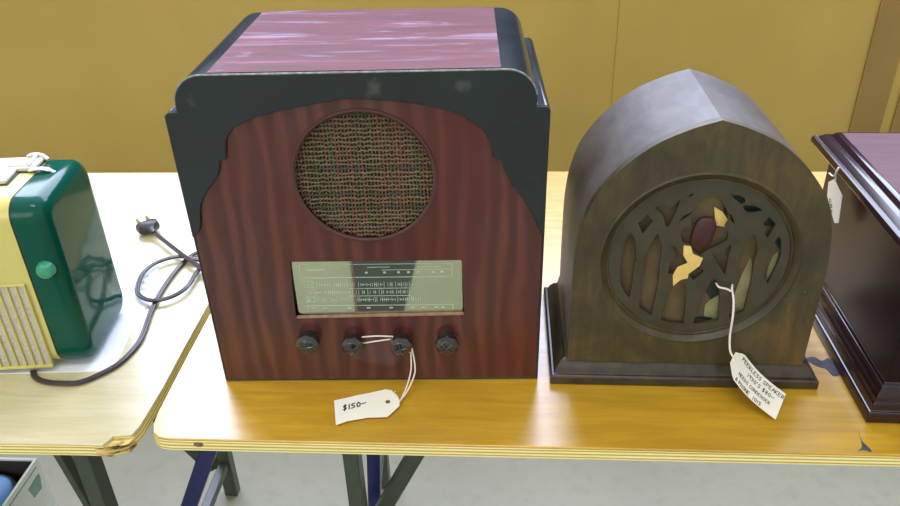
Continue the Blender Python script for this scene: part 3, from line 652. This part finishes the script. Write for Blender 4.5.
bm = BM(); Mr = Matrix.Translation((CC[0], F0, CC[1])) @ YDIR
add_lathe(bm, [(CR+0.0004, -0.0003), (CR-0.002, -0.0012), (CR-0.004, 0.0005), (CR-0.0065, 0.0035), (CR-0.0085, 0.0056), (CR-0.0092, 0.0056), (CR-0.010, 0.0036), (CR-0.0112, 0.0034), (CR-0.0125, 0.0060), (CR-0.0125, 0.0112), (CR+0.0004, 0.0112)], 96, Mr, True)
finish('round_moulding', bm, M_WALN, C, ang=30)
bm = BM(); holes = [v for v in FRET_HOLES.values()]
ok = []
for h in holes:
    pts = []
    for u, z in h:
        dx, dz = u-CC[0], z-CC[1]; r = math.hypot(dx, dz); k = min(1, 0.0985/r) if r else 1
        pts.append((CC[0]+dx*k, CC[1]+dz*k))
    ok.append(pts)
add_plate(bm, circle(*CC, CR-0.0122, 80), ok, F0+0.0058, F0+0.0100)
finish('carved_fretwork', bm, M_FRET, C)
# a shallow raised rib round each lancet, as carved
cl = plate('grille_cloth', circle(*CC, CR-0.013, 48), [], F0+0.0165, F0+0.0172, M_BCLOTH, C)
for k, P in CLOTH_PATCH.items():
    w = F0+0.0118 if k == 'gold_low' else F0+0.0150
    plate('torn_cloth', P, [], F0+0.0050 if k == 'gold_low' else F0+0.0140, F0+0.0056 if k == 'gold_low' else F0+0.0146, M_GOLD, cl)
for k, P in PALE_PATCH.items(): plate('torn_cloth', P, [], F0+0.0150, F0+0.0156, M_TORN, cl)
darkp = [(0.030, 0.150), (0.040, 0.142), (0.037, 0.128), (0.0245, 0.117), (0.018, 0.128), (0.022, 0.142)]  # dark cards stand for the unlit inside behind the torn cloth
plate('torn_gap_shade', darkp, [], F0+0.0147, F0+0.0151, M_SEAM, cl)
plate('torn_gap_shade', [(0.006, 0.0885), (0.0155, 0.0885), (0.027, 0.0875), (0.031, 0.0905), (0.018, 0.0925), (0.010, 0.090)], [], F0+0.0141, F0+0.0145, M_SEAM, cl)
plate('torn_gap_shade', [(0.062, 0.255), (0.040, 0.262), (0.020, 0.25), (0.022, 0.235), (0.05, 0.228), (0.078, 0.22), (0.085, 0.20), (0.092, 0.19), (0.095, 0.215)], [], F0+0.0147, F0+0.0151, M_SEAM, cl)
# dark red oval boss of the speaker seen in the middle
bm = BM()
axis = Vector((0.0033, 0, 0.0204)).normalized(); side = Vector((axis.z, 0, -axis.x)); cc = Vector((0.0010, 0.0135, 0.2143))
prev = None
for r, dpt in ((1.0, 0.003), (0.97, 0.0), (0.8, -0.0018), (0.5, -0.003), (0.0, -0.0034)):
    ring = []
    for k in range(32):
        a = 2*PI*k/32; ca, sa = math.cos(a), math.sin(a)
        e = 0.75                                       # a rounded oblong
        x = math.copysign(abs(ca)**e, ca)*0.0128*r; y = math.copysign(abs(sa)**e, sa)*0.0208*r
        ring.append(bm.verts.new(cc+side*x+axis*y+Vector((0, dpt, 0))) if r > 0 or k == 0 else ring[0])
    if prev:
        for k in range(32):
            f = [prev[k], prev[(k+1) % 32], ring[(k+1) % 32], ring[k]]; u = []
            for q in f:
                if q not in u: u.append(q)
            bm.faces.new(u)
    prev = ring
finish('oval_boss', bm, M_OXBLOOD, C)
moulding('base_moulding', (-0.1672, 0.1672, -0.004, 0.205), [(0.0012, 0.0), (0, 0.0015), (0, 0.0115), (0.002, 0.0140), (0.0052, 0.0145), (0.0065, 0.018), (0.0090, 0.023), (0.0135, 0.029), (0.0170, 0.031), (0.0185, 0.0345), (0.0195, 0.041), (0.0205, 0.0450), (0.0225, 0.0458)], M_BASE, C, 0.0006)

# ---------------------------------------------------------------- tag on the arched radio
T2 = thing('price_tag', 'cream tag with four handwritten lines hanging from the fretwork of the arched radio', 'price tag', (0.3480, 0.7378, TZ))
off = Vector(T2.location)
top = (Vector(TAG2[0])+Vector(TAG2[1]))/2+Vector((-0.003, -0.003, 0.004)); bot = (Vector(TAG2[3])+Vector(TAG2[4]))/2
along = (bot-top); Ln = along.length; ad = along.normalized()
wv = (Vector(TAG2[4])-Vector(TAG2[3])); wv = (wv-ad*wv.dot(ad)); W = wv.length*1.1; wd = wv.normalized(); nv = wd.cross(ad)
if nv.y > 0 and nv.z < 0: nv = -nv
if nv.z < 0: nv = -nv
def tagpt(s, t, k):                                       # s along, t across, k out of the card
    bow = 0.006*math.sin(PI*s)
    return top+ad*(s*Ln)+wd*(t*W)+nv*(k-bow)-off
outl = []
for a, b in (((0, -.22), (0.0, 0.22)), ((0.0, 0.22), (0.16, 0.5)), ((0.16, 0.5), (1, 0.5)), ((1, 0.5), (1, -0.5)), ((1, -0.5), (0.16, -0.5)), ((0.16, -0.5), (0, -0.22))):
    for k in range(8): outl.append((a[0]+(b[0]-a[0])*k/8, a[1]+(b[1]-a[1])*k/8))
bm = BM(); rows = 16                                       # grid card so it can bow
def halfw(s): return 0.5 if s > 0.16 else 0.22+0.28*s/0.16
for side_k in (0, 0.0005):
    g_ = [[bm.verts.new(tagpt(i/rows, (2*j/4-1)*halfw(i/rows), side_k)) for j in range(5)] for i in range(rows+1)]
    for i in range(rows):
        for j in range(4): bm.faces.new((g_[i][j], g_[i+1][j], g_[i+1][j+1], g_[i][j+1]))
    if side_k == 0: g0 = g_
rim = lambda g: [g[i][0] for i in range(rows+1)]+[g[rows][j] for j in range(1, 5)]+[g[i][4] for i in range(rows-1, -1, -1)]+[g[0][j] for j in (3, 2, 1)]
A_, B_ = rim(g0), rim(g_)
for i in range(len(A_)): j = (i+1) % len(A_); bm.faces.new((A_[i], A_[j], B_[j], B_[i]))
card = finish('card', bm, M_PAPER, T2)
bm = BM()
for ln, (txt, s0, t0, hh) in enumerate((('PEERLESS SPEAKER', 0.17, 0.26, 0.0062), ("1930'S $80-", 0.36, 0.02, 0.0060), ('NEEDS CONDENSER', 0.22, -0.22, 0.0050), ('& PHONE  1015', 0.20, -0.46, 0.0056))):
    x = s0*Ln
    for ch_ in txt:
        if GL.get(ch_):
            o = tagpt(x/Ln, t0, 0.0006); e = tagpt((x+0.004)/Ln, t0, 0.0006)
            write(bm, ch_, o, (e-o).normalized(), wd, nv, hh, wd=0.14)
        x += hh*(0.72 if ch_ not in " '1" else 0.45)
finish('handwriting', bm, M_INK, card, smooth=False)
bm = BM(); tp = tagpt(0.06, 0, 0.0012)
add_tube(bm, catmull([Vector(p)-off for p in STR2[:-1]]+[tagpt(0.0, 0, 0.001), tp], 6), 0.0013, 7)
add_tube(bm, catmull([Vector(p)-off for p in STR2B], 6), 0.0012, 7)
finish('string', bm, M_STRING, T2)

# ---------------------------------------------------------------- boxy radio at the right
B = thing('boxed_radio', 'dark mahogany box radio with stepped lid and plinth at the right edge', 'radio', (0.4418, 0.7175, TZ), -0.025)
BW, BD = 0.44, 0.328
moulding('plinth', (0, BW, 0, BD), [(0.001, 0), (0, 0.0015), (0, 0.013), (0.001, 0.0155), (0.0035, 0.0165), (0.0038, 0.0195), (0.0046, 0.024), (0.0072, 0.0262), (0.0078, 0.031), (0.0098, 0.037), (0.0125, 0.0405), (0.0135, 0.0445), (0.0150, 0.0455), (0.016, 0.049), (0.019, 0.050)], M_MAHOG, B, 0.0006)
box('cabinet', (0.017, BW-0.017, 0.017, BD-0.017, 0.045, 0.225), M_MAHSIDE, B, 0.001)
lid = moulding('lid', (-0.007, BW+0.007, -0.007, BD+0.002), [(0.022, 0.2165), (0.006, 0.219), (0.0012, 0.222), (0, 0.224), (0, 0.2285), (0.0012, 0.2315), (0.0035, 0.233), (0.006, 0.2325), (0.0085, 0.2350), (0.0125, 0.2385), (0.0185, 0.2395), (0.0205, 0.2425), (0.0225, 0.2450), (0.026, 0.2460)], M_MAHOG, B, 0.0005)
box('lid_panel', (0.021, BW-0.021, 0.021, BD-0.026, 0.2455, 0.2464), M_MAHTOP, lid)
T3 = thing('price_tag', 'small white tag hanging on the side of the dark boxy radio by its lid', 'price tag', (0.4473, 0.72118+0.222, TZ+0.155))
off = Vector((0, 0.222, 0.155))
bm = BM()
add_plate(bm, [(w-0.222, z-0.155) for w, z in TAG3], [], 0.002, 0.0026, lambda a, b, c: Vector((c-0.001-max(0, b-0.02)*0.12, a, b)))
cd = finish('card', bm, M_PAPER, T3)
bm = BM(); write(bm, 'GE', (0.0003, -0.222+0.2325, 0.188-0.155), (0, -.55, -1), (0, 1, -0.5), (-1, 0, 0), 0.009, 0.8, 0.16); write(bm, '00', (0.0003, -0.222+0.2275, 0.174-0.155), (0, -.55, -1), (0, 1, -0.5), (-1, 0, 0), 0.008, 0.8, 0.16)
finish('handwriting', bm, M_INK, cd, smooth=False)
bm = BM(); add_tube(bm, catmull([(-0.0095+0.001*i, w-0.222, z-0.155) for i, (w, z) in enumerate(STR3)], 5), 0.0011, 6); finish('string', bm, M_STRING, T3)

# ---------------------------------------------------------------- paper and green radio
P = thing('paper_sheet', 'white sheet of paper under the green and cream radio', 'paper', (-0.60, 0.90, TZ))
pp = [(x+0.60, y-0.90) for x, y, _ in PAPER]+[(-0.03, 0.22), (-0.11, 0.27), (-0.18, 0.20), (-0.20, -0.121)]
plate('sheet', pp, [], 0.0, 0.0008, M_WPAPER, P, 0, xyfn)
bm = BM(); rr = random.Random(5)
for row in range(3):
    x = 0.028; y = 0.085+row*0.020
    for k in range(5):
        write(bm, rr.choice('SCUM30'), (x-row*.004+k*.0055, y+rr.uniform(-.002, .002), 0.0009), (1, 0.1, 0), (-.3, 1, 0), (0, 0, 1), 0.008, wd=0.12)
finish('faint_writing', bm, M_FADED, P, smooth=False)

GA = math.radians(5.5); GP = Vector((-0.5405, 0.7985, TZ+0.0008))
G = thing('portable_radio', 'green and cream portable radio with vertical grille bars at the left edge', 'radio', GP, GA)
GWD, GD, GH = 0.40, 0.153, 0.249
def capprof(r=0.022, x=0):                                # side outline in (depth, height)
    pts = rrect(0, GD, 0.004, GH, r, 7)
    return pts
def shell(name, x0, x1, rr_, mat, rounded_end=True):
    bm = BM(); rings = []
    steps = [(x0, 0)]
    if rounded_end:
        for k in range(0, 8):
            a = PI/2*k/7; steps.append((x1-rr_+rr_*math.sin(a), rr_*(1-math.cos(a))))
    else: steps.append((x1, 0))
    for x, ins in steps:
        r = 0.026
        y0, y1, z0, z1 = ins, GD-ins, 0.004+ins*0.5, GH-ins
        rings.append([bm.verts.new((x, p[0], p[1])) for p in rrect(y0, y1, z0, z1, max(0.004, r-ins*0.6), 6)])
    for a, b in zip(rings, rings[1:]):
        for k in range(len(a)): bm.faces.new((a[k], a[(k+1) % len(a)], b[(k+1) % len(a)], b[k]))
    bm.faces.new(rings[0]); bm.faces.new(rings[-1])
    return finish(name, bm, mat, G, ang=40)
shell('green_end_cap', -0.040, 0.001, 0.018, M_GREEN)
shell('cream_body', -GWD, -0.0425, 0.01, M_CREAM, False)
bm = BM()                                                # dark line between body and cap
add_plate(bm, rrect(0.0012, GD-0.0012, 0.0052, GH-0.0012, 0.025, 6), [], -0.0430, -0.0395, lambda a, b, c: Vector((c, a, b)))
finish('seam', bm, M_SEAM, G)
bm = BM(); add_lathe(bm, [(0.0, 0.011), (0.006, 0.0108), (0.0095, 0.009), (0.011, 0.006), (0.0115, 0.0), (0.0, 0.0)], 28, at_front(-0.0175, 0.0, 0.159)); finish('volume_knob', bm, M_KNOBG, G)
bm = BM()                                                # front grille: frame, bars
gx0, gx1, gz0, gz1 = -0.33, -0.050, 0.012, 0.136
add_box(bm, gx0, gx1, -0.0012, 0.0, gz0, gz1); gr = finish('grille_cloth', bm, M_GRCLOTH, G, smooth=False)
bm = BM(); x = gx1
while x > gx0:
    add_box(bm, x-0.0021, x, -0.0045, -0.0012, gz0, gz1); x -= 0.0112
add_box(bm, gx0, gx1, -0.0055, 0, gz0-0.004, gz0); add_box(bm, gx0, gx1, -0.0035, 0, gz1, gz1+0.003)
finish('grille_bars', bm, M_CREAM, gr, 0.0006)
bm = BM()                                                # top plate of the carrying handle and its hinge
add_plate(bm, [(-0.34, 0.0585), (-0.065, 0.0585), (-0.067, 0.0955), (-0.045, 0.0950), (-0.045, 0.132), (-0.34, 0.132)], [], GH, GH+0.006, xyfn)
hd = finish('handle', bm, M_CREAMTOP, G, 0.002)
bm = BM(); add_plate(bm, [(-0.341, 0.0555), (-0.062, 0.0555), (-0.063, 0.0920), (-0.043, 0.0920), (-0.043, 0.133), (-0.341, 0.133)], [], GH-0.0005, GH+0.0012, xyfn); finish('shadow_gap', bm, M_SEAM, hd)
bm = BM()
add_tube(bm, catmull([(-0.050, 0.094, GH+0.003), (-0.036, 0.094, GH+0.0045), (-0.026, 0.0935, GH+0.003), (-0.018, 0.093, GH-0.001)], 5), [0.005]*6+[0.0045]*6+[0.003]*4, 10, flat=0.4)
add_tube(bm, [(-0.052, 0.098, GH+0.007), (-0.056, 0.132, GH+0.007)], 0.0030, 10)
add_tube(bm, catmull([(-0.066, 0.128, GH+0.007), (-0.060, 0.132, GH+0.0085), (-0.048, 0.131, GH+0.0075), (-0.040, 0.128, GH+0.002)], 4), 0.0028, 8)
add_box(bm, -0.080, -0.058, 0.100, 0.112, GH+0.004, GH+0.008)
finish('handle_hinge', bm, M_CHROME, G, ang=50)
bm = BM()
for x in (-0.03, -0.36):
    for y in (0.03, GD-0.03):
        b2 = BM(); add_lathe(b2, [(0, 0), (0.006, 0), (0.006, 0.006), (0, 0.006)], 14, Matrix.Translation((x, y, 0))); finish('foot', b2, M_SEAM, G)
bm.free()

# ---------------------------------------------------------------- power cord
K = thing('power_cord', 'brown two-core power cord looping on the pale table with an unplugged plug', 'cord', (-0.51, 1.0, TZ))
off = Vector(K.location)
far = [(-0.500, 1.096, 0.7445), (-0.478, 1.108, 0.745), (-0.452, 1.098, 0.745), (-0.443, 1.080, 0.746), (-0.455, 1.069, 0.7475)]
back = [(-0.470, 1.052, 0.7475), (-0.452, 1.062, 0.748), (-0.428, 1.06, 0.7485), (-0.418, 1.03, 0.749), (-0.438, 1.012, 0.750)]
path = [Vector(p) for p in CORD_A+far+[tuple(p) for p in CORD_B]+back+CORD_C]
for p in path: p.z = max(p.z, 0.7435)
cp = catmull(path, 5); bm = BM()
for s in (-1, 1):
    pts = []
    for i, p in enumerate(cp):
        d = (cp[min(i+1, len(cp)-1)]-cp[max(i-1, 0)]); d.z = 0; d.normalize()
        pts.append(p-off+Vector((-d.y, d.x, 0))*s*0.0017)
    add_tube(bm, pts, 0.0022, 8)
finish('flex', bm, M_CORD, K)
p0, p1 = Vector(PLUG[0]), Vector(PLUG[1]); d = (p1-p0); d.z = 0; d.normalize(); sd = Vector((-d.y, d.x, 0)); upv = Vector((0, 0, 1))
def oriented(bm, c, rings, n=12):
    prev = None
    for s, w, h in rings:
        ring = [bm.verts.new(c+d*s+sd*math.copysign(abs(math.cos(a))**.6, math.cos(a))*w+upv*math.copysign(abs(math.sin(a))**.6, math.sin(a))*h) for a in [2*PI*k/n for k in range(n)]]
        if prev:
            for k in range(n): bm.faces.new((prev[k], prev[(k+1) % n], ring[(k+1) % n], ring[k]))
        else: bm.faces.new(ring[::-1])
        prev = ring
    bm.faces.new(prev)
c = p0-off+Vector((0, 0, 0.001)); bm = BM()
oriented(bm, c, [(-0.010, 0.0035, 0.003), (0.004, 0.0060, 0.0045), (0.008, 0.0110, 0.007), (0.012, 0.0185, 0.0095), (0.025, 0.0195, 0.0100), (0.027, 0.0180, 0.0090)])
pg = finish('plug', bm, M_PLUG, K)
bm = BM()
for s in (-1, 1):
    q = c+sd*s*0.0085+d*0.026+upv*0.004
    vs = [bm.verts.new(q+d*a+sd*b+upv*e) for e in (-0.0035, 0.0035) for a, b in ((0, -.0016), (0.021, -.0016), (0.021, .0016), (0, .0016))]
    for f in ((3, 2, 1, 0), (4, 5, 6, 7), (0, 1, 5, 4), (1, 2, 6, 5), (2, 3, 7, 6), (3, 0, 4, 7)): bm.faces.new([vs[i] for i in f])
finish('prongs', bm, M_BRASS, pg)

# ---------------------------------------------------------------- carton below the left table
X = thing('cardboard_carton', 'open white carton with a green printed square under the left table', 'carton', (-1.09, 0.86, 0))
bm = BM(); x0, x1, y0, y1, h, t = -0.20, 0.20, -0.20, 0.197, 0.30, 0.005
for dd in ((x0, x1, y0, y0+t, 0, h), (x0, x1, y1-t, y1, 0, h), (x0, x0+t, y0+t, y1-t, 0, h), (x1-t, x1, y0+t, y1-t, 0, h), (x0, x1, y0, y1, 0, t)): add_box(bm, *dd)
cb = finish('box_body', bm, M_CARTON, X)
bm = BM()
for dd in ((x0+t, x1-t, y0+t, y0+t+.001, t, h-.004), (x0+t, x1-t, y1-t-.001, y1-t, t, h-.004), (x0+t, x0+t+.001, y0+t, y1-t, t, h-.004), (x1-t-.001, x1-t, y0+t, y1-t, t, h-.004), (x0+t, x1-t, y0+t, y1-t, t, t+.001)): add_box(bm, *dd)
finish('lining', bm, M_LINING, X, smooth=False)
fx = lambda a, b, c: Vector((x1+c, a-0.86, b))
bm = BM(); add_plate(bm, [(1.044, 0.272), (1.046, 0.262), (1.038, 0.238), (1.012, 0.240), (1.005, 0.270)], [], 0, 0.0006, fx)
finish('printed_square', bm, M_LOGO, cb, smooth=False); bm = BM()
add_plate(bm, [(0.90, 0.2865), (1.045, 0.2865), (1.045, 0.2895), (0.90, 0.2895)], [], 0, 0.0006, fx)
finish('printed_line', bm, M_LOGO, cb, smooth=False)
for nm, dims, mt, lb in (('plastic_pack', (-1.27, -0.925, 0.70, 1.045, 0.007, 0.285), M_BLUEP, 'light blue plastic pack inside the carton under the left table'),):
    o = box(nm, tuple(v for v in dims), mt, None, 0.03); tag(o, lb, 'pack')

# ---------------------------------------------------------------- added dark slab on the floor, unseen, mirrored as the dial's dark band
mt = NT('navy_reflection_slab'); mt.col(lin(26, 34, 46)); mt.rough(0.9)
o = plate('dial_reflection_slab', [(-0.45, -1.05), (-0.14, -1.05), (-0.215, -0.32), (-0.340, -0.32)], [], 0.0, 0.006, mt.m, None, 0.002, xyfn); tag(o, 'dark slab added on the floor, mirrored as a dark band in the dial', 'mat')
